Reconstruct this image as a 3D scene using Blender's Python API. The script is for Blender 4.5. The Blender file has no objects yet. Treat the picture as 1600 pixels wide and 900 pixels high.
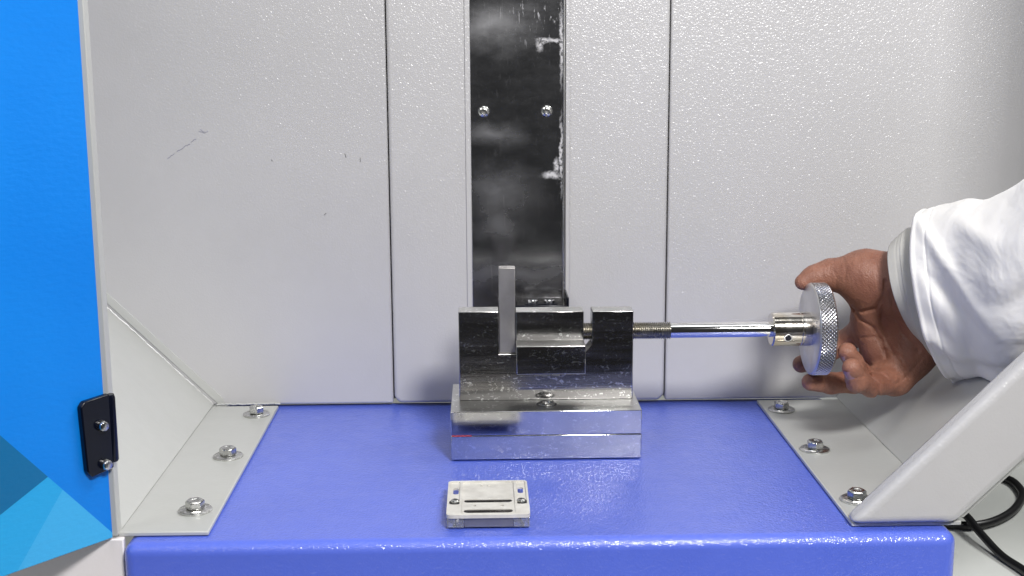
import bpy, bmesh, math, random
import numpy as np
from mathutils import Vector, Matrix, noise as mn
rad = math.radians
sc = bpy.context.scene
COL = sc.collection
# ------------------------------------------------------------------ camera
PITCH, YAW, ROLL, FPX, CAMH = 0.18565612, 0.02298986, -0.00538419, 2032.93, 280.0
fwd = Vector((math.sin(YAW)*math.cos(PITCH), math.cos(YAW)*math.cos(PITCH), -math.sin(PITCH)))
rgt = Vector((math.cos(YAW), -math.sin(YAW), 0)); upv = rgt.cross(fwd)
r2 = rgt*math.cos(ROLL)+upv*math.sin(ROLL); u2 = -rgt*math.sin(ROLL)+upv*math.cos(ROLL)
cam = bpy.data.cameras.new('camera'); camo = bpy.data.objects.new('camera', cam); COL.objects.link(camo)
cam.sensor_width = 36; cam.lens = FPX/1600*36; cam.clip_start = .02; cam.clip_end = 50
M = Matrix((r2, u2, -fwd)).transposed().to_4x4(); M.translation = Vector((0, 0, CAMH/1000)); camo.matrix_world = M
sc.camera = camo
# ------------------------------------------------------------------ world and lamps
w = bpy.data.worlds.new('World'); sc.world = w; w.use_nodes = True
bg = w.node_tree.nodes['Background']; bg.inputs[0].default_value = (.95, .97, 1, 1); bg.inputs[1].default_value = .035
def area(name, loc, target, sx, sy, power, col=(1, 1, 1)):
    l = bpy.data.lights.new(name, 'AREA'); l.shape = 'RECTANGLE'; l.size = sx; l.size_y = sy; l.energy = power; l.color = col
    o = bpy.data.objects.new(name, l); COL.objects.link(o); o.location = loc
    o.rotation_euler = (Vector(target)-Vector(loc)).to_track_quat('-Z', 'Y').to_euler(); return o
area('front_lamp', (.44, -.30, 1.02), (.12, .95, .15),   .28, .20, 18, (1, .985, .97))
area('glint_lamp', (.30, -.12, .84), (.14, .95, .15), .20, .15, 5.5, (1, .99, .98))  # small unseen lamp added to strengthen the glints in the powder coat
area('overhead_lamp', (.12, .50, 1.75), (.05, .85, 0), .9, .5, 5.5, (.97, .985, 1))
area('left_fill_lamp', (-1.0, -.1, 1.3), (-.2, .9, .0), .7, .5, 8.5, (1, .97, .95))  # unseen fill light added to lift the left side
area('overhead_lamp', (1.5, 1.1, 1.9), (.9, .9, 0), .9, .5, 34, (.99, 1, .98))  # unseen lamp added to brighten the worktop right of the cabinet
sc.view_settings.view_transform = 'Standard'; sc.view_settings.look = 'None'; sc.view_settings.exposure = 0; sc.view_settings.gamma = 1
sc.view_settings.use_curve_mapping = False

def at(px, py, Y):                       # the point at depth Y (mm) seen at a place of the photograph
    d = fwd+r2*((px-800)/FPX)-u2*((py-450)/FPX)
    return Vector((0, 0, CAMH))+d*(Y/d.y)

# ------------------------------------------------------------------ object helpers (all lengths in mm)
ORG = {}
def obj(name, verts, faces, mat, parent=None, loc=(0, 0, 0), bevel=0, seg=2, smooth=False, rot=None):
    me = bpy.data.meshes.new(name)
    me.from_pydata([(v[0]*.001, v[1]*.001, v[2]*.001) for v in verts], [], faces)
    bm = bmesh.new(); bm.from_mesh(me); bmesh.ops.recalc_face_normals(bm, faces=bm.faces)
    if bevel:
        es = [e for e in bm.edges if len(e.link_faces) == 2 and e.calc_face_angle(0) > .5]
        r = bmesh.ops.bevel(bm, geom=es, offset=bevel*.001, segments=seg, profile=.5, affect='EDGES', clamp_overlap=True)
        for f in r['faces']: f.smooth = True
    bm.to_mesh(me); bm.free()
    for m in (mat if isinstance(mat, (list, tuple)) else [mat]): me.materials.append(m)
    if smooth:
        me.polygons.foreach_set('use_smooth', [True]*len(me.polygons))
        try: me.set_sharp_from_angle(angle=rad(40))
        except Exception: pass
    o = bpy.data.objects.new(name, me); COL.objects.link(o); place(o, loc, parent, rot); return o
def place(o, loc, parent, rot=None):
    l = Vector(loc); ORG[o.name] = l
    if parent is not None: o.parent = parent; l = l-ORG[parent.name]
    o.location = l*.001
    if rot: o.rotation_euler = rot
def thing(name, label, cat, loc, group=None):
    o = bpy.data.objects.new(name, None); COL.objects.link(o); o.empty_display_size = .01; place(o, loc, None); tag(o, label, cat, group); return o
def tag(o, label=None, cat=None, group=None, kind=None):
    for k, v in (('label', label), ('category', cat), ('group', group), ('kind', kind)):
        if v: o[k] = v
    return o
def boxm(a, b):
    x0, y0, z0 = a; x1, y1, z1 = b
    return [(x0,y0,z0),(x1,y0,z0),(x1,y1,z0),(x0,y1,z0),(x0,y0,z1),(x1,y0,z1),(x1,y1,z1),(x0,y1,z1)], \
           [(0,3,2,1),(4,5,6,7),(0,1,5,4),(1,2,6,5),(2,3,7,6),(3,0,4,7)]
def join(*ms):
    V, F = [], []
    for v, f in ms:
        n = len(V); V += list(v); F += [tuple(i+n for i in q) for q in f]
    return V, F
def prism(pts, y0, y1, ax='y'):          # outline in x-z pulled along y (or x-y pulled along z)
    n = len(pts)
    if ax == 'y': V = [(p[0], y0, p[1]) for p in pts]+[(p[0], y1, p[1]) for p in pts]
    else: V = [(p[0], p[1], y0) for p in pts]+[(p[0], p[1], y1) for p in pts]
    return V, [tuple(range(n)), tuple(range(2*n-1, n-1, -1))]+[(i, (i+1) % n, n+(i+1) % n, n+i) for i in range(n)]
def sub(v, o): return [(p[0]-o[0], p[1]-o[1], p[2]-o[2]) for p in v]
def lathe(prof, n=32, ax='z', c=(0, 0, 0), cap=True):   # prof: (radius, along)
    V, F = [], []
    for r, h in prof:
        for i in range(n):
            t = 2*math.pi*i/n; a, b = r*math.cos(t), r*math.sin(t)
            V.append((c[0]+h, c[1]+a, c[2]+b) if ax == 'x' else (c[0]+a, c[1]+b, c[2]+h) if ax == 'z' else (c[0]+a, c[1]+h, c[2]+b))
    m = len(prof)
    for k in range(m-1):
        for i in range(n): F.append((k*n+i, k*n+(i+1) % n, (k+1)*n+(i+1) % n, (k+1)*n+i))
    if cap: F.append(tuple(range(n))); F.append(tuple((m-1)*n+i for i in range(n)))
    return V, F
def tube(pts, r, n=12):
    V, F = [], []; pts = [Vector(p) for p in pts]
    for k, p in enumerate(pts):
        t = (pts[min(k+1, len(pts)-1)]-pts[max(k-1, 0)]).normalized()
        a = t.cross(Vector((0, 0, 1))); a = a.normalized() if a.length > .01 else Vector((1, 0, 0)); b = t.cross(a)
        for i in range(n):
            q = 2*math.pi*i/n; V.append(p+a*r*math.cos(q)+b*r*math.sin(q))
    for k in range(len(pts)-1):
        for i in range(n): F.append((k*n+i, k*n+(i+1) % n, (k+1)*n+(i+1) % n, (k+1)*n+i))
    F.append(tuple(range(n))); F.append(tuple((len(pts)-1)*n+i for i in range(n)))
    return V, F
def rrect(x0, y0, x1, y1, r, n=5):
    P = []
    for cx, cy, a in ((x1-r, y0+r, -90), (x1-r, y1-r, 0), (x0+r, y1-r, 90), (x0+r, y0+r, 180)):
        for i in range(n+1):
            t = rad(a+90*i/n); P.append((cx+r*math.cos(t), cy+r*math.sin(t)))
    return P
def catmull(P, n=10):
    P = [Vector(p) for p in P]; Q = [P[0]*2-P[1]]+P+[P[-1]*2-P[-2]]; R = []
    for i in range(1, len(Q)-2):
        for k in range(n):
            t = k/n; a, b, c, d = Q[i-1:i+3]
            R.append(.5*((2*b)+(c-a)*t+(2*a-5*b+4*c-d)*t*t+(3*b-a-3*c+d)*t**3))
    return R+[P[-1]]

# ------------------------------------------------------------------ materials
def mat(name, col, rough=.5, metal=0, **kw):
    m = bpy.data.materials.new(name); m.use_nodes = True; b = m.node_tree.nodes['Principled BSDF']
    b.inputs['Base Color'].default_value = (*col, 1); b.inputs['Roughness'].default_value = rough; b.inputs['Metallic'].default_value = metal
    for k, v in kw.items(): b.inputs[k.replace('_', ' ')].default_value = v
    return m
def N(m, t, **kw):
    n = m.node_tree.nodes.new(t)
    for k, v in kw.items():
        if hasattr(n, k): setattr(n, k, v)
    return n
def L(m, a, b): m.node_tree.links.new(a, b)
def P(m): return m.node_tree.nodes['Principled BSDF']
def coords(m, stretch=(1, 1, 1)):
    t = N(m, 'ShaderNodeTexCoord'); mp = N(m, 'ShaderNodeMapping'); mp.inputs['Scale'].default_value = stretch
    L(m, t.outputs['Object'], mp.inputs[0]); return mp.outputs[0]
def noisen(m, scale, detail=2, rough=.5, co=None, dist=0):
    n = N(m, 'ShaderNodeTexNoise'); n.inputs['Scale'].default_value = scale; n.inputs['Detail'].default_value = detail
    n.inputs['Roughness'].default_value = rough; n.inputs['Distortion'].default_value = dist
    L(m, co if co is not None else coords(m), n.inputs['Vector']); return n.outputs['Fac']
def ramp(m, fac, stops):
    r = N(m, 'ShaderNodeValToRGB'); e = r.color_ramp.elements
    while len(e) < len(stops): e.new(.5)
    for el, (p, c) in zip(e, stops):
        el.position = p; el.color = (*c, 1) if isinstance(c, (tuple, list)) else (c, c, c, 1)
    L(m, fac, r.inputs[0]); return r.outputs[0]
def mathn(m, op, a, b=None, c=None):
    n = N(m, 'ShaderNodeMath', operation=op)
    for i, v in enumerate((a, b, c)):
        if v is None: continue
        if isinstance(v, (int, float)): n.inputs[i].default_value = v
        else: L(m, v, n.inputs[i])
    return n.outputs[0]
def mixc(m, fac, a, b):
    n = N(m, 'ShaderNodeMix', data_type='RGBA')
    if isinstance(fac, (int, float)): n.inputs[0].default_value = fac
    else: L(m, fac, n.inputs[0])
    for i, v in ((6, a), (7, b)):
        if isinstance(v, (tuple, list)): n.inputs[i].default_value = (*v, 1)
        else: L(m, v, n.inputs[i])
    return n.outputs[2]
def bump(m, h, strength=.3, dist=.001, normal=None):
    b = N(m, 'ShaderNodeBump'); b.inputs['Strength'].default_value = strength; b.inputs['Distance'].default_value = dist
    L(m, h, b.inputs['Height'])
    if normal is not None: L(m, normal, b.inputs['Normal'])
    L(m, b.outputs[0], P(m).inputs['Normal']); return b.outputs[0]

def powder(name, col, rough, bs, scale=650, var=.03, dist=.0006, cr=.16, soft=.12):
    m = mat(name, col, rough)
    h = mathn(m, 'ADD', noisen(m, scale, 1.5, .5), noisen(m, scale*.5, 1, .5))
    bump(m, h, soft, dist)
    cb = N(m, 'ShaderNodeBump'); cb.inputs['Strength'].default_value = bs; cb.inputs['Distance'].default_value = dist
    L(m, h, cb.inputs['Height']); L(m, cb.outputs[0], P(m).inputs['Coat Normal'])
    P(m).inputs['Coat Weight'].default_value = 1; P(m).inputs['Coat IOR'].default_value = 1.5; P(m).inputs['Coat Roughness'].default_value = cr
    c = tuple(x*(1-var*2) for x in col)
    L(m, mixc(m, ramp(m, noisen(m, 6, 4, .6), [(.35, 0), (.65, 1)]), c, col), P(m).inputs['Base Color'])
    sp = ramp(m, noisen(m, 60, 3, .7), [(.3, rough*.85), (.7, min(1, rough*1.2))]); L(m, sp, P(m).inputs['Roughness'])
    return m
GREY = powder('grey_powder_coat', (.485, .478, .48), .55, .62, 820, cr=.24, soft=.08)
GREYS = powder('smooth_grey_paint', (.455, .46, .44), .5, .12, 500, cr=.3, soft=.03)
BLUE = powder('blue_powder_coat', (.088, .145, .66), .5, .6, 820, cr=.16, soft=.07)
TABLE = powder('pale_worktop', (.66, .67, .64), .5, .05, 300, cr=.4, soft=.02)

PALE = powder('shade_lifted_warm_grey', (.80, .76, .765), .5, .3, 700, cr=.3, soft=.05)  # apron's warm grey, its colour lightened to make up for the door's shadow
def metal(name, col, rmin, rmax, st=(1, 1, 1), scale=40, spots=True, b=.05, tint=None):
    m = mat(name, col, rmin, 1)
    co = coords(m, st)
    n1 = noisen(m, scale, 6, .65, co)
    L(m, ramp(m, n1, [(.35, rmin), (.72, rmax)]), P(m).inputs['Roughness'])
    c = mixc(m, ramp(m, noisen(m, scale*.6, 5, .6), [(.4, 0), (.75, 1)]), tuple(x*.78 for x in col), col)
    if spots:                            # small bright nicks and specks of grime
        v = noisen(m, 260, 3, .6, coords(m, (1, 1, 1.6)), 1.2)
        c = mixc(m, ramp(m, v, [(.61, 0), (.635, 1)]), c, (.85, .85, .84))
    if tint: c = mixc(m, ramp(m, noisen(m, 22, 3, .6), [(.5, 0), (.7, .6)]), c, tint)
    L(m, c, P(m).inputs['Base Color'])
    bump(m, noisen(m, scale*6, 3, .6, coords(m, tuple(s*1.0 for s in st))), b, .0005)
    return m
STEEL = metal('ground_steel', (.38, .37, .365), .09, .28, (.25, 1, 3), 40, True, .05)
PLATE = metal('bright_plated_steel', (.70, .70, .71), .07, .15, (.2, 1, 2.5), 40, True, .02)
MILLED = metal('milled_steel_top', (.66, .66, .64), .30, .45, (.2, 1, 1), 50, True, .05)
SPEC = metal('dull_grey_steel', (.42, .405, .39), .46, .55, (1, 1, .2), 60, False, .05)
ROD = metal('chromed_rod', (.86, .86, .86), .05, .12, (.3, 1, 1), 40, False, .02)
THREAD = metal('oiled_thread_steel', (.46, .445, .41), .2, .35, (1, 1, 1), 60, False, .05, (.40, .36, .26))
COLLAR = metal('turned_steel_collar', (.80, .76, .70), .10, .2, (1, .1, .1), 120, False, .04, (.62, .48, .25))
ALU = metal('turned_aluminium', (.80, .79, .79), .34, .48, (1, 1, 1), 60, False, .03, (.62, .52, .38))
KNURL = mat('knurled_aluminium', (.72, .72, .74), .24, 1)
BOLT = metal('zinc_plated_bolt', (.66, .66, .64), .16, .36, (1, 1, 1), 150, True, .1)
BLACK = mat('black_gloss_paint', (.002, .003, .009), .22, Specular_IOR_Level=.3)
RUBBER = mat('black_cable_sheath', (.008, .008, .009), .38)
DARK = mat('dark_gap', (.015, .015, .017), .7)
# ------------------------------------------------------------------ the setting under the machine
tb = obj('worktop', *boxm((-1500, 600, -160), (1900, 2600, -120)), TABLE, None); tag(tb, kind='structure', label='pale grey green worktop under the machine')
# ------------------------------------------------------------------ blue machine base
cab = thing('testing_machine', 'light grey steel cabinet bolted to a blue base, with polished strip and open blue door', 'testing machine', (34, 860, 0))
base = obj('base', *boxm((-208, 709, -118), (275, 1010, -1)), BLUE, cab, bevel=7, seg=6)
# ------------------------------------------------------------------ grey cabinet
YB = 996.0

def cp(name, vf, m, **k):
    return obj(name, *vf, m, cab, loc=k.pop('loc', (0, 0, 0)), **k)
ZT = 620
# three back panels with thin dark gaps between them
cp('back_panel', prism([(-219, 1.2), (-71.2, 1.2), (-71.2, ZT), (-379, ZT), (-379, 161.2)], YB, YB+14), GREY, bevel=1.6, seg=3)
cp('back_panel', prism([(143.7, 1.2), (289, 1.2), (460, 172.2), (460, ZT), (143.7, ZT)], YB, YB+14), GREY, bevel=1.6, seg=3)
cp('gap_backing', boxm((-100, YB+15, 1), (170, YB+18, ZT)), SPEC)
# middle column: one pressed cover each side of the strip, edges rounded
cp('column_cover', prism([(-70.3, 6), (-66, 1.5), (-4, 1.5), (-4, ZT), (-70.3, ZT)], YB-2, YB+14), GREY, bevel=2.6, seg=4)
cp('column_cover', prism([(64, 1.5), (138.5, 1.5), (142.8, 6), (142.8, ZT), (64, ZT)], YB-2, YB+14), GREY, bevel=2.6, seg=4)
cp('column_edge', boxm((-12, YB-3.2, 60), (-7.8, YB-1.9, ZT)), GREY, bevel=.6, seg=2)
cp('column_edge', boxm((64.2, YB-3.6, 60), (67.6, YB-1.9, ZT)), GREY, bevel=.6, seg=2)
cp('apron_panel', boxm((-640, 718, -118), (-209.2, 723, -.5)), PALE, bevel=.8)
# bolted floor flanges and sloping side walls (sheet, 3 mm)
cp('floor_flange', prism([(-213, 722), (-160.8, 722), (-160.8, 990), (-213, 990)], -.6, 2, 'z'), GREYS, bevel=.7)
cp('floor_flange', prism([(215.9, 722), (281, 722), (281, 990), (215.9, 990)], -.6, 2, 'z'), GREYS, bevel=.7)
cp('side_wall', prism([(-212, 2.2), (-371, 161.2), (-371, ZT), (-374, ZT), (-374, 160), (-216, 2.2)], 727, YB-.3), GREYS, bevel=.5)
cp('side_wall', prism([(280, 2.2), (450, 172.2), (450, ZT), (453, ZT), (453, 171), (284, 2.2)], 727, YB-.3), GREYS, bevel=.5)
# folded seam strip running down the chamfer on the left and weld beads
cp('corner_seam', prism([(-209, 2.3), (-371, 164.3), (-371, 173), (-204.7, 6.7), (-204.7, 2.3)], YB-.8, YB+.5), GREYS, bevel=.2)
def bead(a, b, n, r):
    a, b = Vector(a), Vector(b); rnd = random.Random(7)
    pts = [a.lerp(b, i/n)+Vector((rnd.uniform(-.4, .4), 0, rnd.uniform(-.4, .4))) for i in range(n+1)]
    return tube(pts, r, 6)
cp('weld_bead', bead((-210, YB-1, 2.2), (-160, YB-1, 2.2), 40, .8), GREYS, smooth=True)
cp('weld_bead', bead((-212.5, YB-1.5, 2.8), (-371, YB-1.5, 161.8), 90, .45), GREYS, smooth=True)
# the sloping right front frame, its inner lip folded round
fr = [(213, 2.2), (276, 2.2), (441, 167), (441, ZT), (399, ZT), (399, 188.2)]
cp('front_frame', prism(fr, 716, 733), GREY, bevel=5.5, seg=6)
cp('hinge_post', boxm((-216, 719, 1), (-212.6, 728, ZT)), GREYS, bevel=.5)
# pen scribble and small scuffs left on the back panel
INK = mat('pen_ink', (.18, .18, .27), .6); rnd = random.Random(3)
def stroke(p0, p1, n, wob_, r=.22):
    a, b = at(*p0, YB-.12), at(*p1, YB-.12); pts = [a.lerp(b, i/n)+Vector((rnd.uniform(-wob_, wob_), 0, rnd.uniform(-wob_, wob_))) for i in range(n+1)]
    return tube(pts, r, 5)
for a, b, n_, wb in (((262, 248), (272, 240), 6, .3), ((276, 237), (297, 224), 14, .5), ((299, 222), (306, 217), 5, .3), ((310, 206), (324, 206), 5, .4), ((314, 202), (319, 208), 4, .3)):
    cp('pen_mark', stroke(a, b, n_, wb, .16), INK)
for a, b in (((538, 240), (541, 246)), ((563, 246), (563, 254)), ((424, 250), (426, 252)), ((506, 336), (510, 333))):
    cp('scuff_mark', stroke(a, b, 3, .3, .18), DARK)
# hex bolts with washers
def hexbolt(loc, rz):
    b = obj('bolt', *join(lathe([(4.6, 1.6), (5.9, 2.2), (5.9, 6.2), (5.1, 7.1), (2.9, 7.1), (2.6, 6.5), (0.5, 6.4)], 6, cap=False)), BOLT, cab, loc=loc, bevel=.25, seg=1, rot=(0, 0, rz))
    wv = lathe([(4.5, 0), (10, 0), (10.2, .5), (10.2, 1.2), (9.7, 1.6), (4.4, 1.7)], 40, cap=False)
    wq = obj('washer', *wv, BOLT, None, smooth=True); wq.parent = b; return b
b0 = hexbolt((-175.8, 756.5, 2), .3)
spots = [(-175.9, 861.5, .1), (-173.6, 964, .75), (228.6, 960, .5), (229, 860, .45), (229.3, 759, .9)]
for x, y, a in spots:
    b = b0.copy(); COL.objects.link(b); place(b, (x, y, 2), cab, (0, 0, a))
    for c in b0.children:
        d = c.copy(); COL.objects.link(d); d.parent = b
# polished strip
STRIP = mat('polished_stainless_strip', (.36, .355, .36), .1, 1)
m = STRIP; co = coords(m)
sep = N(m, 'ShaderNodeSeparateXYZ'); L(m, co, sep.inputs[0]); X, Z = sep.outputs[0], sep.outputs[2]
n1 = noisen(m, 30, 3, .5, coords(m, (1, 1, .7))); n2 = noisen(m, 60, 6, .7, coords(m, (1, 1, 2)))
wob = mathn(m, 'MULTIPLY', mathn(m, 'SUBTRACT', noisen(m, 160, 3, .6), .5), .006)
wob2 = mathn(m, 'MULTIPLY', mathn(m, 'SUBTRACT', noisen(m, 170, 3, .6, coords(m, (1.1, 1.3, .9))), .5), .006)
def blob(cx, cz, rx, rz, soft=.25):      # irregular patch round a point of the strip (metres, object space)
    a = mathn(m, 'DIVIDE', mathn(m, 'SUBTRACT', mathn(m, 'ADD', X, wob), cx), rx)
    b = mathn(m, 'DIVIDE', mathn(m, 'SUBTRACT', mathn(m, 'ADD', Z, wob2), cz), rz)
    d = mathn(m, 'SQRT', mathn(m, 'ADD', mathn(m, 'MULTIPLY', a, a), mathn(m, 'MULTIPLY', b, b)))
    r = ramp(m, d, [(max(.01, .5-soft/2), 1), (.5+soft/2, 0)]); return r
def S(px, py): q = at(px, py, YB-3); return q.x/1000, q.z/1000
def add(a, b): return mathn(m, 'MAXIMUM', a, b)
marks = None
for px, py, rx, rz in ((850, 62, .010, .004), (843, 72, .005, .008), (866, 62, .010, .003), (862, 274, .013, .005), (869, 258, .004, .010), (877, 70, .0025, .05), (877, 240, .0022, .05)):
    cx, cz = S(px, py); k = blob(cx, cz, rx, rz, .5); marks = k if marks is None else add(marks, k)
marks = mathn(m, 'MULTIPLY', marks, ramp(m, noisen(m, 300, 4, .7), [(.38, .25), (.5, 1)]))
wob = mathn(m, 'MULTIPLY', mathn(m, 'SUBTRACT', noisen(m, 30, 1, .5), .5), .03)
wob2 = mathn(m, 'MULTIPLY', mathn(m, 'SUBTRACT', noisen(m, 34, 1, .5, coords(m, (1.1, 1.3, .9))), .5), .02)
fine = ramp(m, noisen(m, 420, 4, .7, coords(m, (1, 1, .22)), .4), [(.61, 0), (.65, 1)])
topfade = ramp(m, mathn(m, 'MULTIPLY', Z, 3.0), [(.80, 0), (.95, 1)])
smud = None
for px, py, rx, rz in ((770, 40, .046, .026), (765, 212, .042, .013), (778, 305, .046, .034), (775, 350, .030, .020), (800, 430, .09, .012)):
    cx, cz = S(px, py); k = blob(cx, cz, rx, rz, .95); smud = k if smud is None else add(smud, k)
rg = mathn(m, 'ADD', mathn(m, 'MULTIPLY', smud, .17), ramp(m, n2, [(.3, .15), (.8, .22)]))
L(m, rg, P(m).inputs['Roughness'])
# thin long scratches
wv = N(m, 'ShaderNodeTexWave'); wv.wave_type = 'BANDS'; wv.inputs['Scale'].default_value = 26; wv.inputs['Distortion'].default_value = 5; wv.inputs['Detail'].default_value = 3
L(m, coords(m, (1, 1, .28)), wv.inputs['Vector'])
scr = mathn(m, 'MULTIPLY', ramp(m, wv.outputs['Fac'], [(.985, 0), (.995, 1)]), ramp(m, noisen(m, 45, 2, .5), [(.56, 0), (.64, .5)]))
mk = mathn(m, 'MAXIMUM', marks, mathn(m, 'MULTIPLY', fine, mathn(m, 'MAXIMUM', mathn(m, 'MULTIPLY', topfade, ramp(m, mathn(m, 'MULTIPLY', X, 15), [(.1, .1), (.6, 1)])), .04)))
L(m, mixc(m, mathn(m, 'MAXIMUM', mk, scr), (.42, .42, .435), (.62, .61, .62)), P(m).inputs['Base Color'])
L(m, mathn(m, 'SUBTRACT', 1, mathn(m, 'MULTIPLY', mk, .9)), P(m).inputs['Metallic'])
bump(m, noisen(m, 14, 1, .5, coords(m, (1, 1, 1))), .12, .001)
strip = cp('guide_strip', boxm((-7.9, YB-3, 60), (62.2, YB-1, ZT)), STRIP, bevel=.4)
EDGE = metal('worn_strip_edge', (.85, .84, .83), .2, .4, (1, 1, .2), 60, False, .2)
ed = obj('strip_lip', *boxm((62.4, YB-4, 76), (63.8, YB-1, ZT)), EDGE, strip, bevel=.3)
def strip_screw(x, z):
    c = obj('screw', *lathe([(4.3, 0), (4.2, -1.2), (3.2, -2.2), (1.9, -2.5), (1.8, -1.5), (.2, -1.4)], 28, 'y', cap=False), BOLT, strip, loc=(x, YB-3.05, z), smooth=True)
    r = obj('screw_rim', *lathe([(4.4, .0), (5.2, -.35), (5.2, .02)], 28, 'y', cap=False), DARK, strip, loc=(x, YB-3.02, z), smooth=True); return c
strip_screw(2.2, 229.6); strip_screw(49.9, 229.7)
# folded foot at the strip's lower end with two socket screws
ft = obj('strip_foot', *join(boxm((26, 962, 84), (63, YB-4, 85.5))), STEEL, strip, bevel=.4)
obj('foot_rim', *join(boxm((25, 960, 81), (64, 961.8, 86)), boxm((63.1, 960, 81), (65, YB-4, 92))), BLACK, strip, bevel=.7)
for x in (38, 50.5):
    obj('foot_screw', *lathe([(4, 0), (4, 3), (3.4, 3.6), (2, 3.6), (1.8, 2.4), (.2, 2.3)], 24, cap=False), PLATE, strip, loc=(x, 968, 85.6), smooth=True)
    obj('foot_washer', *lathe([(3.9, 0), (6, 0), (6, .8), (3.9, .8)], 24, cap=False), BLACK, strip, loc=(x, 968, 85.55), smooth=True)

# ------------------------------------------------------------------ blue door, swung open towards the viewer
h0 = Vector((-214.5, 716.5, 0))
e1 = at(20, 899, 600)
d1 = fwd+r2*((20-800)/FPX)-u2*((899-450)/FPX); t = -CAMH/d1.z; e1 = Vector((0, 0, CAMH))+d1*t     # where the door's lower edge leaves the picture
dv = (e1-h0); dv.z = 0; dv.normalize(); nv = Vector((-dv.y, dv.x, 0)); 
if nv.y > 0: nv = -nv
def door_uv(px, py):                     # along-door and height of a printed corner
    d = fwd+r2*((px-800)/FPX)-u2*((py-450)/FPX); o = Vector((0, 0, CAMH))
    k = (h0-o).dot(nv)/d.dot(nv); q = o+d*k-h0; return q.dot(dv)/1000, q.z/1000
DOOR = mat('blue_printed_door_film', (.005, .2, .8), .36); m = DOOR
co = coords(m); sep = N(m, 'ShaderNodeSeparateXYZ'); L(m, co, sep.inputs[0]); U_, Z_ = sep.outputs[0], sep.outputs[2]
def side(a, b):                          # 1 below the line through two printed corners
    (u0, z0), (u1, z1) = door_uv(*a), door_uv(*b); s = (z1-z0)/(u1-u0)
    v = mathn(m, 'SUBTRACT', mathn(m, 'ADD', mathn(m, 'MULTIPLY', mathn(m, 'SUBTRACT', U_, u0), s), z0), Z_)
    return mathn(m, 'GREATER_THAN', v, 0)
s1 = side((0, 680), (182, 838)); s2 = side((0, 805), (75, 745)); s3 = side((98, 765), (27, 893))
shade = ramp(m, noisen(m, 9, 2, .5), [(.3, (.003, .17, .62)), (.7, (.005, .20, .68))])
low = mixc(m, s3, (.02, .32, .66), (.045, .36, .70))
low = mixc(m, s2, (.006, .125, .30), low)
L(m, mixc(m, s1, shade, low), P(m).inputs['Base Color'])
P(m).inputs['Specular IOR Level'].default_value = .3
bump(m, mathn(m, 'ADD', noisen(m, 260, 2, .5, coords(m, (.7, 1, 1.6))), mathn(m, 'MULTIPLY', noisen(m, 12, 2, .5), 3)), .35, .0005)
DL = 420; DT = 4
V = [tuple(dv*u+nv*w_+Vector((0, 0, z))) for u in (0, DL) for w_ in (0, -DT) for z in (0, 600)]
door = obj('door', *boxm((0, -DT, 1), (DL, 0, 600)), [DOOR], cab, loc=h0, bevel=.6)
ang = math.atan2(dv.y, dv.x)
# local x = along the door, local y must point to the viewer side
if Vector((-math.sin(ang), math.cos(ang), 0)).dot(nv) < 0:
    me = door.data
    for v in me.vertices: v.co.y *= -1
    me.flip_normals(); ys = -1
else: ys = 1
door.rotation_euler = (0, 0, ang)
def dchild(name, V, F, mt, **k):
    V = [(v[0], v[1]*ys, v[2]) for v in V]
    o = obj(name, V, F, mt, None, **k); o.parent = door; return o
# black hinge bracket: a plate on the door face wrapped round its edge
hz = [door_uv(*p) for p in ((118, 628), (165, 628), (180, 742), (135, 745))]
hu = [(max(-.002, u)*1000, z*1000) for u, z in hz]
ub = (hz[0][0]+hz[3][0])*500; ztop = hz[0][1]*1000; zb = hz[3][1]*1000
dchild('hinge', *prism([(-1, zb+2), (ub-3, zb), (ub, zb+4), (ub+1.5, ztop-3), (ub-1, ztop), (-1, ztop+1)], .1, 4.2), BLACK, bevel=.9, seg=3)
dchild('hinge_knuckle', *lathe([(3, zb+5), (3.6, zb+6), (3.6, ztop-2), (3, ztop)], 24, 'z', (-2.2, 1.2, 0)), BLACK, smooth=True)
for px, py in ((151, 663), (157, 723)):
    u, z = door_uv(px, py)
    dchild('hinge_bolt', *lathe([(3.2, 4.0), (3.3, 4.4), (2.9, 7.4), (2.3, 8.1), (1.1, 8.3), (.1, 8.3)], 20, 'y', (u*1000, 0, z*1000), cap=False), BOLT, smooth=True)

# ------------------------------------------------------------------ the vice
vice = thing('machine_vice', 'polished steel screw vice on a thick two layer steel block, gripping a grey bar', 'vice', (42, 885, 0))
def vp(name, vf, m, parent=None, **k): return obj(name, *vf, m, parent or vice, **k)
vp('base_block', boxm((-22.4, 854.3, .1), (107.8, 928, 17)), PLATE, bevel=.5)
tbk = vp('base_block', boxm((-22.6, 854.1, 17.35), (107.8, 928, 34.2)), PLATE, bevel=.5)
vp('joint_line', boxm((-22, 855.2, 16.9), (107.2, 927, 17.4)), DARK)
RED = mat('red_glint_colour', (.55, .04, .05), .5)
vp('glint_line', tube([Vector((-22+i*.9, 854.0, 17.15+.15*math.sin(i*1.7))) for i in range(16)], .28, 6), RED)  # red glint at the joint's left end, painted as a thin coloured line
body = [(-17, 34.3), (104.6, 34.3), (104.6, 97.4), (75.9, 97.4), (75.9, 74), (73, 70.5), (70, 66.5), (10.9, 67.6), (10.9, 98), (-17, 98)]
vp('body', prism(body, 881.8, 898.4), STEEL, bevel=.7, seg=3)
jaw = vp('moving_jaw', join(boxm((22.8, 881.2, 57.7), (69.9, 897.8, 97.6))), STEEL, bevel=.5)
vp('jaw_step', boxm((22.6, 862.4, 57.5), (69.9, 881.1, 77.4)), STEEL, parent=jaw, bevel=.6, seg=3)
vp('jaw_tongue', boxm((25, 866, 55.6), (52, 881.4, 57.4)), THREAD, parent=jaw, bevel=.2)
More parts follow.
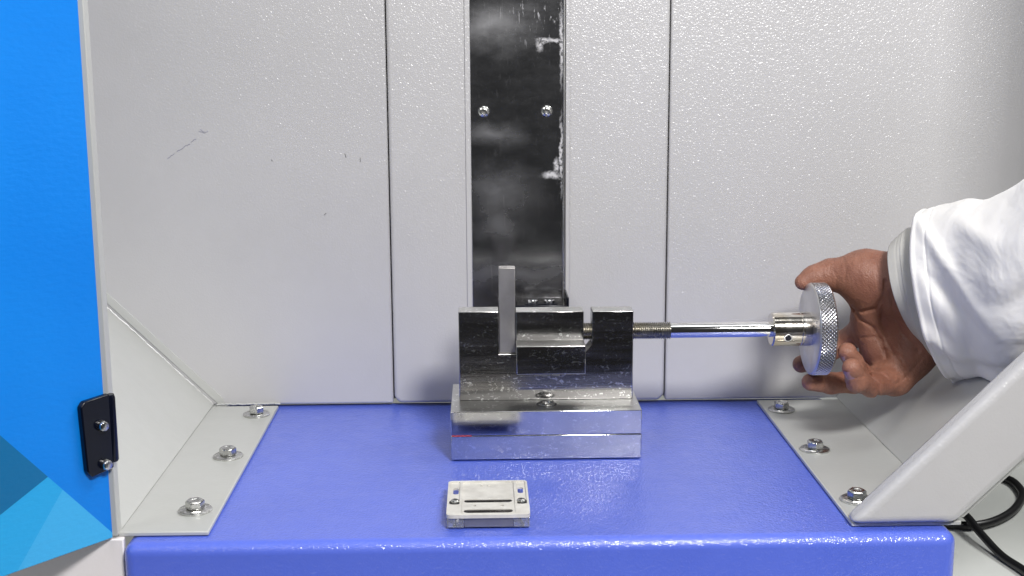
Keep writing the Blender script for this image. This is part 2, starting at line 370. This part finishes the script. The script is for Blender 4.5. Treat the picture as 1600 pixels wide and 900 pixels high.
sb = vp('block_screw', lathe([(6.0, .0), (6.0, .9), (5.2, 1.5), (3.2, 1.5), (2.9, .4), (.2, .35)], 28, cap=False), BOLT, loc=(43.5, 870.5, 34.25), smooth=True)
vp('screw_recess', lathe([(6.05, .1), (7.1, .12), (7.1, -.2)], 28, cap=False), DARK, parent=sb, loc=(43.5, 870.5, 34.25), smooth=True)
AY, AZ = 890.7, 81.3
prof = []
x = 66.0
while x < 131.5: prof += [(5.35, x), (6.15, x+.75)]; x += 1.5
vp('screw_thread', lathe(prof, 32, 'x', (0, AY, AZ)), THREAD, smooth=False)
vp('spindle_rod', lathe([(5.0, 131), (5.35, 132), (5.35, 203)], 48, 'x', (0, AY, AZ)), ROD, smooth=True)
col = vp('spindle_collar', lathe([(6, 202.3), (11.0, 202.4), (11.9, 203.4), (11.9, 222.5), (11.6, 222.8), (11.9, 223.1), (11.9, 231.5)], 64, 'x', (0, AY, AZ)), COLLAR, smooth=True)
# set screw hole in the collar, facing the viewer
a_ = rad(-18)
hd = Vector((0, -math.cos(a_), math.sin(a_)))
hp = Vector((212.5, AY, AZ))+hd*11.85
q = Vector((0, 1, 0)).rotation_difference(-hd).to_euler()
obj('set_screw', *lathe([(2.9, .0), (2.9, -.35), (2.3, -.4), (2.1, 1.0)], 24, 'y', cap=False), ROD, col, loc=hp, smooth=True, rot=q)
obj('set_screw_hole', *lathe([(2.2, -.42), (1.2, -.38), (.05, -.36)], 6, 'y', cap=False), DARK, col, loc=hp, rot=q)
# knurled hand wheel
KX0, KX1, KR = 229.4, 242.0, 32.6
wheel = vp('hand_wheel', lathe([(8, KX0+.3), (KR-1.6, KX0), (KR-.5, KX0+.5), (KR-.2, KX0+1.1), (KR-1.0, KX0+1.1), (KR-1.0, KX1-1.1), (KR-.2, KX1-1.1), (KR-1.2, KX1), (6, KX1)], 160, 'x', (0, AY, AZ)), ALU, smooth=True)
nu, nx = 1200, 60; Vk, Fk = [], []
for j in range(nx+1):
    xx = KX0+1.15+(KX1-KX0-2.3)*j/nx
    for i in range(nu):
        t_ = 2*math.pi*i/nu; s_ = t_*KR
        p1 = abs(((s_+xx*1.0)/2.6) % 1-.5)*2; p2 = abs(((s_-xx*1.0)/2.6) % 1-.5)*2
        rr = KR-.75+.75*min(1, min(p1, p2)*1.6)
        Vk.append((xx, AY+rr*math.cos(t_), AZ+rr*math.sin(t_)))
for j in range(nx):
    for i in range(nu): Fk.append((j*nu+i, j*nu+(i+1) % nu, (j+1)*nu+(i+1) % nu, (j+1)*nu+i))
GROOVE = mat('dark_knurl_groove', (.22, .21, .21), .45, 1)  # darker metal for the low faces of the knurl
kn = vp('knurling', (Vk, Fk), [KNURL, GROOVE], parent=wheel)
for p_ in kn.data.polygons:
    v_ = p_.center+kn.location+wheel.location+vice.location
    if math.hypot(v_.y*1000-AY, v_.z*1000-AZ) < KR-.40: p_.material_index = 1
def milled(o):                           # the upward faces are milled, not polished
    o.data.materials.append(MILLED)
    for p_ in o.data.polygons:
        if p_.normal.z > .6: p_.material_index = 1
for o in vice.children:
    if o.name.split('.')[0] in ('base_block', 'body', 'moving_jaw'): milled(o)
for o in jaw.children:
    if o.name.startswith('jaw_step'): milled(o)
# ------------------------------------------------------------------ gripped bar
tag(obj('test_bar', *boxm((11.2, 883.5, 67.9), (22.5, 893.5, 128)), SPEC, None, bevel=.4), 'matt grey rectangular steel test bar standing upright in the vice slot', 'test bar')

# ------------------------------------------------------------------ small white fixture on clear block
fx = thing('test_fixture', 'small white plate with slots and two screws on a clear acrylic block', 'fixture', (2, 757, 0))
WHITE = mat('white_plastic', (.74, .72, .66), .38)
L(WHITE, mixc(WHITE, ramp(WHITE, noisen(WHITE, 90, 4, .6), [(.35, 0), (.7, 1)]), (.52, .50, .455), (.68, .66, .61)), P(WHITE).inputs['Base Color'])
SLOTBAR = mat('dark_polished_bar', (.16, .15, .15), .22, 1)
ACR = mat('clear_acrylic', (.86, .87, .88), .10, Transmission_Weight=.85, IOR=1.49)
def fp(name, vf, m, parent=None, **k): return obj(name, *vf, m, parent or fx, **k)
X0, X1, Y0, Y1 = -22.7, 26.8, 726.3, 787.5
# plate: outline with two oblong holes and two slots, made as a grid of cells
import itertools
def holed(x0, x1, y0, y1, z0, z1, holes, r=3):
    bm = bmesh.new()
    def ring(pts):
        vs = [bm.verts.new((p[0], p[1], z1)) for p in pts]
        return [bm.edges.new((vs[i], vs[(i+1) % len(vs)])) for i in range(len(vs))]
    es = ring(rrect(x0, y0, x1, y1, r))
    for h in holes: es += ring(h)
    bmesh.ops.triangle_fill(bm, use_beauty=True, use_dissolve=False, edges=es)
    g = bmesh.ops.extrude_face_region(bm, geom=list(bm.faces))
    for e in g['geom']:
        if isinstance(e, bmesh.types.BMVert): e.co.z = z0
    bm.verts.ensure_lookup_table(); bm.verts.index_update()
    r_ = [tuple(v.co) for v in bm.verts], [tuple(v.index for v in f.verts) for f in bm.faces]; bm.free(); return r_
oblong = lambda cx, cy, w_, h_: rrect(cx-w_/2, cy-h_/2, cx+w_/2, cy+h_/2, min(w_, h_)/2-.01, 5)
cx = (X0+X1)/2
holes = [oblong(-17.7, 770.5, 3.4, 11), oblong(22.2, 771.5, 3.4, 11),
         oblong(cx, 751.8, 29.5, 5.6), oblong(cx, 734.5, 29.5, 6.2), oblong(-6.0, 743.6, 2.0, 2.8), oblong(10.6, 743.6, 2.0, 2.8)]
pl = fp('top_plate', holed(X0, X1, Y0, Y1, 6.1, 7.2, holes), WHITE)
fp('raised_rim', holed(X0, X1, Y0, Y1, 7.2, 8.2, [rrect(-13.8, 728.3, 18.2, 785.6, 1.5), rrect(X0+1.3, 744.5, -15.2, 785.6, 1), rrect(19.6, 744.5, X1-1.3, 785.6, 1)]), WHITE, parent=pl)
fp('raised_band', holed(-13.6, 18.0, 728.4, 758.5, 7.22, 7.6, [oblong(cx, 751.8, 29.5, 5.6), oblong(cx, 734.5, 29.5, 6.2), oblong(-6.0, 743.6, 2.0, 2.8), oblong(10.6, 743.6, 2.0, 2.8)], 1), WHITE, parent=pl)
fp('clear_block', boxm((X0+.4, 727.2, .1), (-12.4, 763, 6.0)), ACR, bevel=.3)
fp('clear_block', boxm((16.8, 727.2, .1), (X1-.4, 763, 6.0)), ACR, bevel=.3)
for yy in (752.4, 735.3):
    fp('dark_bar', boxm((-12.3, yy-3.2, 2.4), (16.4, yy+1.7, 7.35)), SLOTBAR, bevel=.2)
fp('steel_front', boxm((-12.2, 727.6, .1), (16.6, 729.0, 5.9)), SPEC, bevel=.2)
fp('steel_insert', boxm((-12.2, 727.8, .1), (16.6, 758.5, 2.2)), STEEL, bevel=.3)
for sx in (-17.9, 22.2):
    fp('fixture_screw', lathe([(2.7, 0), (2.7, 1.1), (2.0, 1.7), (1.1, 1.75), (.9, 1.0), (.05, .95)], 20, cap=False), BOLT, parent=pl, loc=(sx, 750, 7.6), smooth=True)
    fp('screw_seat', lathe([(2.75, .12), (3.6, .1), (3.6, -.1)], 20, cap=False), DARK, parent=pl, loc=(sx, 750, 7.62), smooth=True)
    fp('screw_shank', lathe([(1.2, .3), (1.2, 5.4)], 10), BOLT, loc=(sx, 735, 0), smooth=True)
for bx in (-1.5, 2.6):
    fp('pip', lathe([(.9, 0), (.9, .5), (.3, .8)], 10), WHITE, parent=pl, loc=(bx, 780, 7.3), smooth=True)

# ------------------------------------------------------------------ cables on the worktop
def onz(px, py, z):
    d = fwd+r2*((px-800)/FPX)-u2*((py-450)/FPX); return Vector((0, 0, CAMH))+d*((z-CAMH)/d.z)
c1 = [onz(*p, -116) for p in ((1395, 800), (1440, 812), (1500, 821), (1545, 817), (1580, 800), (1597, 778), (1594, 764), (1578, 750), (1545, 742), (1500, 745))]
c2 = [onz(*p, -116) for p in ((1420, 790), (1465, 805), (1503, 818), (1532, 843), (1565, 868), (1602, 893), (1650, 930))]
for i, v in enumerate(c2): v.z += [0, 5, 9, 5, 0, 0, 0][i]
tag(obj('power_cable', *tube(catmull(c1, 12), 3.6), RUBBER, None, smooth=True), 'black cable looping back on the worktop behind the sloping frame', 'cable')
tag(obj('power_cable', *tube(catmull(c2, 12), 3.3), RUBBER, None, smooth=True), 'straight black cable running down to the lower right corner', 'cable')

# ------------------------------------------------------------------ person: hand, cuff and sleeve
SKIN = mat('skin', (.30, .135, .085), .52); m = SKIN
P(m).inputs['Subsurface Weight'].default_value = .07; P(m).inputs['Subsurface Radius'].default_value = (.006, .0025, .0012); P(m).inputs['Subsurface Scale'].default_value = 1
n_a = noisen(m, 38, 4, .6); n_b = noisen(m, 230, 3, .6)
c_ = mixc(m, ramp(m, n_a, [(.35, 0), (.7, 1)]), (.215, .088, .056), (.325, .150, .098))
c_ = mixc(m, ramp(m, n_b, [(.5, 0), (.8, .35)]), c_, (.17, .065, .04)); L(m, c_, P(m).inputs['Base Color'])
vo = N(m, 'ShaderNodeTexVoronoi'); vo.inputs['Scale'].default_value = 900; L(m, coords(m), vo.inputs['Vector'])
wr = noisen(m, 150, 4, .65, coords(m, (1, 1, .6)), .8)
bump(m, mathn(m, 'ADD', mathn(m, 'MULTIPLY', vo.outputs['Distance'], .35), mathn(m, 'MULTIPLY', wr, 1.6)), .6, .001)
NAIL = mat('finger_nail', (.30, .16, .19), .25)
person = thing('person', 'hand in white coat sleeve with grey cuff turning the knurled wheel', 'person', tuple(at(1440, 460, 892)))

def J(px, py, Y, r): v = at(px, py, Y); return np.array([v.x, v.y, v.z]), float(r)
def cone(Pt, A, B):                      # distance to a round cone between two joints
    (a, ra), (b, rb) = A, B; ab = b-a; L2 = ab@ab
    t = np.clip(((Pt-a)@ab)/L2, 0, 1)
    return np.linalg.norm(Pt-(a+t[..., None]*ab), axis=-1)-(ra+(rb-ra)*t)
def smin(a, b, k):
    h = np.clip(.5+.5*(b-a)/k, 0, 1); return b*(1-h)+a*h-k*h*(1-h)
fingers = {
 'index':  [J(1348, 515, 919, 9.6), J(1320, 534, 932, 8.5), J(1285, 556, 931, 7.4), J(1252, 569, 922, 6.4)],
 'middle': [J(1368, 560, 912, 10.0), J(1334, 596, 912, 8.4), J(1298, 599, 903, 7.4), J(1266, 597, 895, 6.2)],
 'ring':   [J(1386, 582, 900, 10.0), J(1356, 592, 880, 7.4), J(1337, 570, 867, 6.6), J(1324, 550, 862, 6.5)],
 'pinky':  [J(1398, 590, 888, 11.5), J(1362, 602, 864, 8.0), J(1339, 596, 851, 7.2), J(1331, 575, 846, 6.6)],
}
thumb = [J(1402, 442, 893, 22), J(1350, 432, 903, 18.5), J(1298, 429, 911, 10.4), J(1272, 434, 911, 7.8), J(1254, 441, 909, 5.6)]
metac = [(J(1352, 515, 919, 9.5), J(1425, 462, 903, 19)), (J(1368, 560, 912, 11.5), J(1430, 480, 900, 20)),
         (J(1386, 580, 900, 12.5), J(1436, 505, 896, 19)), (J(1398, 589, 888, 13.5), J(1440, 538, 890, 17)),
         (J(1356, 452, 900, 15), J(1366, 500, 908, 14)), (J(1352, 500, 912, 10), J(1372, 540, 905, 13)),
         (J(1430, 462, 897, 26), J(1520, 448, 872, 24)), (J(1425, 560, 893, 12), J(1440, 510, 892, 16))]
lo = at(1225, 365, 900); VX = .85
g0 = np.array([at(1228, 600, 905).x, 832., at(1400, 640, 880).z-2]); g1 = np.array([at(1520, 500, 880).x, 950., at(1380, 362, 900).z+3])
nn = np.ceil((g1-g0)/VX).astype(int)+1
gx, gy, gz = [g0[i]+VX*np.arange(nn[i]) for i in range(3)]
G = np.stack(np.meshgrid(gx, gy, gz, indexing='ij'), -1)
def chain(js, k=3.0):
    d = None
    for a, b in zip(js, js[1:]):
        c = cone(G, a, b); d = c if d is None else smin(d, c, k)
    return d
palm = None
for a, b in metac:
    c = cone(G, a, b); palm = c if palm is None else smin(palm, c, 7)
palm = smin(palm, chain(thumb, 6), 7)
D = palm
fd = {k: chain(v) for k, v in fingers.items()}
for k in ('index', 'middle', 'ring', 'pinky'):
    root = fingers[k][0][0]; dr = np.linalg.norm(G-root, axis=-1)
    kk = np.clip(7-dr*.22, .6, 7)       # blends into the palm only round the knuckle
    D = smin(D, fd[k], kk)
# creases: shallow grooves on the palm side
def crease(pts, wdt, dep, ymax=905):
    global D
    Q = [at(px, py, 872) for px, py in pts]; best = np.full(D.shape, 1e9)
    # distance measured across the viewing direction of the palm, in x-z
    s = (872/np.clip(G[..., 1], 700, 1000))
    gx_ = G[..., 0]*s; gz_ = (G[..., 2]-CAMH)*s+CAMH
    for a, b in zip(Q, Q[1:]):
        ax, az, bx_, bz = a.x, a.z, b.x, b.z; l2 = (bx_-ax)**2+(bz-az)**2
        t = np.clip(((gx_-ax)*(bx_-ax)+(gz_-az)*(bz-az))/l2, 0, 1)
        best = np.minimum(best, np.hypot(gx_-(ax+t*(bx_-ax)), gz_-(az+t*(bz-az))))
    D = D+dep*np.exp(-(best/wdt)**2)*(G[..., 1] < ymax)
crease([(1383, 440), (1380, 462), (1368, 482), (1348, 487), (1330, 484)], 1.2, 1.5)
crease([(1330, 478), (1345, 500), (1365, 512), (1378, 535), (1385, 560)], 1.1, 1.3)
crease([(1380, 470), (1376, 500), (1386, 535), (1405, 565), (1420, 590)], 1.0, 1.0)
crease([(1345, 528), (1365, 526), (1378, 530)], .9, .9)
crease([(1350, 568), (1362, 590), (1372, 604), (1371, 624)], 1.0, 1.5)
crease([(1347, 560), (1370, 578), (1398, 600)], .9, .8)
crease([(1392, 455), (1396, 490), (1410, 520), (1436, 548)], 1.3, .9)
crease([(1302, 422), (1308, 434), (1306, 448)], .8, .6)
crease([(1283, 422), (1287, 433)], .7, .4)
crease([(1400, 600), (1420, 585), (1440, 560)], 1.0, .7)
crease([(1378, 545), (1400, 552), (1418, 566)], .8, .6)
crease([(1325, 540), (1337, 548), (1344, 545)], .8, .6, 890)
crease([(1322, 600), (1325, 590), (1322, 582)], .8, .8, 920)
crease([(1288, 612), (1290, 598), (1287, 584)], .7, .7)
crease([(1318, 586), (1332, 592), (1348, 588)], .7, .7, 870)
crease([(1318, 404), (1322, 420), (1320, 440)], .8, .5)
crease([(1364, 400), (1372, 425), (1374, 455)], 1.4, .6)
def surface_nets(D, g0, vx):
    s = D < 0
    nx_, ny_, nz_ = D.shape
    c = np.zeros((nx_-1, ny_-1, nz_-1), int)
    for i in (0, 1):
        for j in (0, 1):
            for k in (0, 1): c += s[i:nx_-1+i, j:ny_-1+j, k:nz_-1+k]
    act = (c > 0) & (c < 8)
    idx = -np.ones(act.shape, int); ids = np.argwhere(act); idx[act] = np.arange(len(ids))
    acc = np.zeros((len(ids), 3)); cnt = np.zeros(len(ids))
    cor = [(i, j, k) for i in (0, 1) for j in (0, 1) for k in (0, 1)]
    for a in cor:
        for ax in range(3):
            if a[ax]: continue
            b = list(a); b[ax] = 1
            da = D[tuple((ids+a).T)]; db = D[tuple((ids+b).T)]
            m_ = (da < 0) != (db < 0); t = np.where(m_, da/(da-db+1e-12), 0)
            p = np.array(a, float)[None]+np.zeros((len(ids), 3)); p[:, ax] = t
            acc[m_] += p[m_]; cnt[m_] += 1
    V = g0+(ids+acc/cnt[:, None])*vx
    F = []
    for ax in range(3):
        o1, o2 = (ax+1) % 3, (ax+2) % 3
        sl = [slice(1, -1)]*3; sl[ax] = slice(0, -1); sh = list(sl); sh[ax] = slice(1, None)
        A, B = s[tuple(sl)], s[tuple(sh)]
        e = np.argwhere(A != B); off = np.array([1, 1, 1]); off[ax] = 0; e = e+off
        inside = s[tuple(e.T)]
        def id_(d1, d2):
            q = e.copy(); q[:, o1] -= d1; q[:, o2] -= d2; return idx[tuple(q.T)]
        q = np.stack([id_(1, 1), id_(0, 1), id_(0, 0), id_(1, 0)], 1)
        q[~inside] = q[~inside][:, ::-1]; F.append(q[(q >= 0).all(1)])
    return V, np.concatenate(F)
HV, HF = surface_nets(D, g0, VX)
po = np.array(person.location)*1000
hand = obj('hand', (HV).tolist(), HF.tolist(), SKIN, person, smooth=True)
for p_ in hand.data.polygons: p_.use_smooth = True
sm = hand.modifiers.new('smooth', 'SMOOTH'); sm.factor = .5; sm.iterations = 3
# nails on the two curled fingertips
def nail(c, along, out, w_, l_):
    along = Vector(along).normalized(); out = Vector(out).normalized(); out = (out-along*out.dot(along)).normalized(); s = along.cross(out)
    V, F = [], []; n = 7
    for i in range(n):
        for j in range(n):
            u = (i/(n-1)-.5)*2; v = (j/(n-1)-.5)*2
            e = math.sqrt(max(0, 1-.45*v*v)) if v > 0 else 1
            V.append(c+s*(u*w_*e)+along*(v*l_)+out*(-.9*u*u*w_*.45-.25*v*v))
    for i in range(n-1):
        for j in range(n-1): F.append((i*n+j, (i+1)*n+j, (i+1)*n+j+1, i*n+j+1))
    return V, F
for k, w_, off in (('pinky', 3.7, 6.75), ('ring', 3.4, 6.6)):
    a, b = Vector(fingers[k][2][0]), Vector(fingers[k][3][0]); al = (b-a).normalized(); out = Vector((-.72, -.66, -.1))
    out = (out-al*out.dot(al)).normalized()
    o = obj('finger_nail', *nail(b-al*1.6+out*(off), al, out, w_, 4.2), NAIL, person, smooth=True)

# sleeve
def ring(c, U, W): return Vector(c), Vector(U), Vector(W)
def loft(rings, nr, na, disp=None, span=None):
    C = catmull([r[0] for r in rings], nr); U = catmull([r[1] for r in rings], nr); W = catmull([r[2] for r in rings], nr)
    V, F = [], []; m_ = len(C)
    for k in range(m_):
        s_ = k/(m_-1)
        for i in range(na):
            t = 2*math.pi*i/na; u, v = math.cos(t), math.sin(t)
            d = U[k]*u+W[k]*v; p = C[k]+d
            if disp: p = p+d.normalized()*disp(s_, t, p)
            V.append(p)
    for k in range(m_-1):
        for i in range(na): F.append((k*na+i, k*na+(i+1) % na, (k+1)*na+(i+1) % na, (k+1)*na+i))
    return V, F
def updn(pt, pb, Y, Yb=None): a, b = at(*pt, Y), at(*pb, Yb or Y); return (a+b)/2, (a-b)/2
CL = mat('white_coat_cloth', (.83, .81, .785), .85); m = CL
P(m).inputs['Sheen Weight'].default_value = .2
bump(m, mathn(m, 'ADD', mathn(m, 'MULTIPLY', noisen(m, 22, 3, .5, coords(m, (1, 1, 1.2)), .6), 5), mathn(m, 'MULTIPLY', noisen(m, 1400, 1, .5), .12)), .35, .002)
CUFF = mat('grey_cuff_cloth', (.47, .46, .43), .85); m = CUFF
bump(m, mathn(m, 'ADD', mathn(m, 'MULTIPLY', noisen(m, 60, 3, .5), 2), mathn(m, 'MULTIPLY', noisen(m, 1600, 1, .5), .15)), .4, .0012)
def gs(x, c, w_): return math.exp(-((x-c)/w_)**2)
c0, U0 = updn((1396, 374), (1450, 530), 889); W0 = Vector((-20, -29, -2))
c1_, U1 = updn((1428, 338), (1482, 575), 883); W1 = Vector((-22, -34, -2))
c2_, U2 = updn((1520, 330), (1570, 560), 862); W2 = Vector((-18, -36, -3))
def cuffd(s, t, p):
    return .8*mn.noise(p*.05)-.3*gs(s, .24, .014)+1.0*gs(t, 2.2, .5)*s
cf = obj('cuff', *loft([(c0, U0, W0), (c0.lerp(c1_, .55), U0.lerp(U1, .45), W0.lerp(W1, .5)), (c1_, U0.lerp(U1, .62), W1), (c2_, U0.lerp(U1, .62), W2)], 16, 120, cuffd), CUFF, person, smooth=True)
so = cf.modifiers.new('solid', 'SOLIDIFY'); so.thickness = .0016; so.offset = -1
s0, SU0 = updn((1436, 330), (1500, 594), 880); SW0 = Vector((-29, -42, -4))
s1_, SU1 = updn((1496, 314), (1545, 582), 856); SW1 = Vector((-28, -44, -4))
s2_, SU2 = updn((1585, 292), (1606, 566), 806); SW2 = Vector((-26, -44, -5))
s3_ = Vector((392, 745, 208)); s4_ = Vector((452, 640, 246)); s5_ = Vector((520, 520, 275))
rs = [(s0, SU0, SW0), (s1_, SU1, SW1), (s2_, SU2, SW2), (s3_, Vector((-8, 10, 55)), Vector((-38, -34, 0))), (s4_, Vector((-16, 8, 58)), Vector((-44, -30, 0))), (s5_, Vector((-18, 6, 60)), Vector((-46, -32, 0)))]
def slv(s, t, p):
    d = 0
    q = t if t >= 0 else t+2*math.pi
    # diagonal pull folds on the side towards the viewer (t about pi/2 faces the camera; 0 is the top, pi the bottom)
    for sc_, tc, sl, wd, am in ((.16, 1.0, 4.5, .16, 3.4), (.20, 1.55, 3.4, .13, -2.8), (.13, 2.15, 3.0, .15, 3.2), (.24, 2.45, 1.4, .12, -3.4), (.30, 2.75, .9, .12, 3.6), (.34, .85, 2.2, .16, 2.4), (.42, 1.7, 2.0, .16, -2.4)):
        ln = q-tc-sl*(s-sc_)
        d += 1.15*am*math.exp(-(ln/wd)**2)*math.exp(-((s-sc_)/.14)**2)
    d += 2.2*mn.noise(Vector((s*9, q*1.6, 3)))*min(1, s*9)+.8*mn.noise(p*.06)
    d += 1.0*gs(s, .012, .01)-.8*gs(s, .085, .006)       # hem edge and stitch line
    d += 2.6*gs(q, 3.0, .16)*gs(s, 0, .09)-2.2*gs(q, 2.72, .12)*gs(s, .03, .09)
    return d
sl = obj('sleeve', *loft(rs, 34, 200, slv), CL, person, smooth=True)
so = sl.modifiers.new('solid', 'SOLIDIFY'); so.thickness = .0022; so.offset = -1
for o in (cf, sl):
    for p_ in o.data.polygons: p_.use_smooth = True
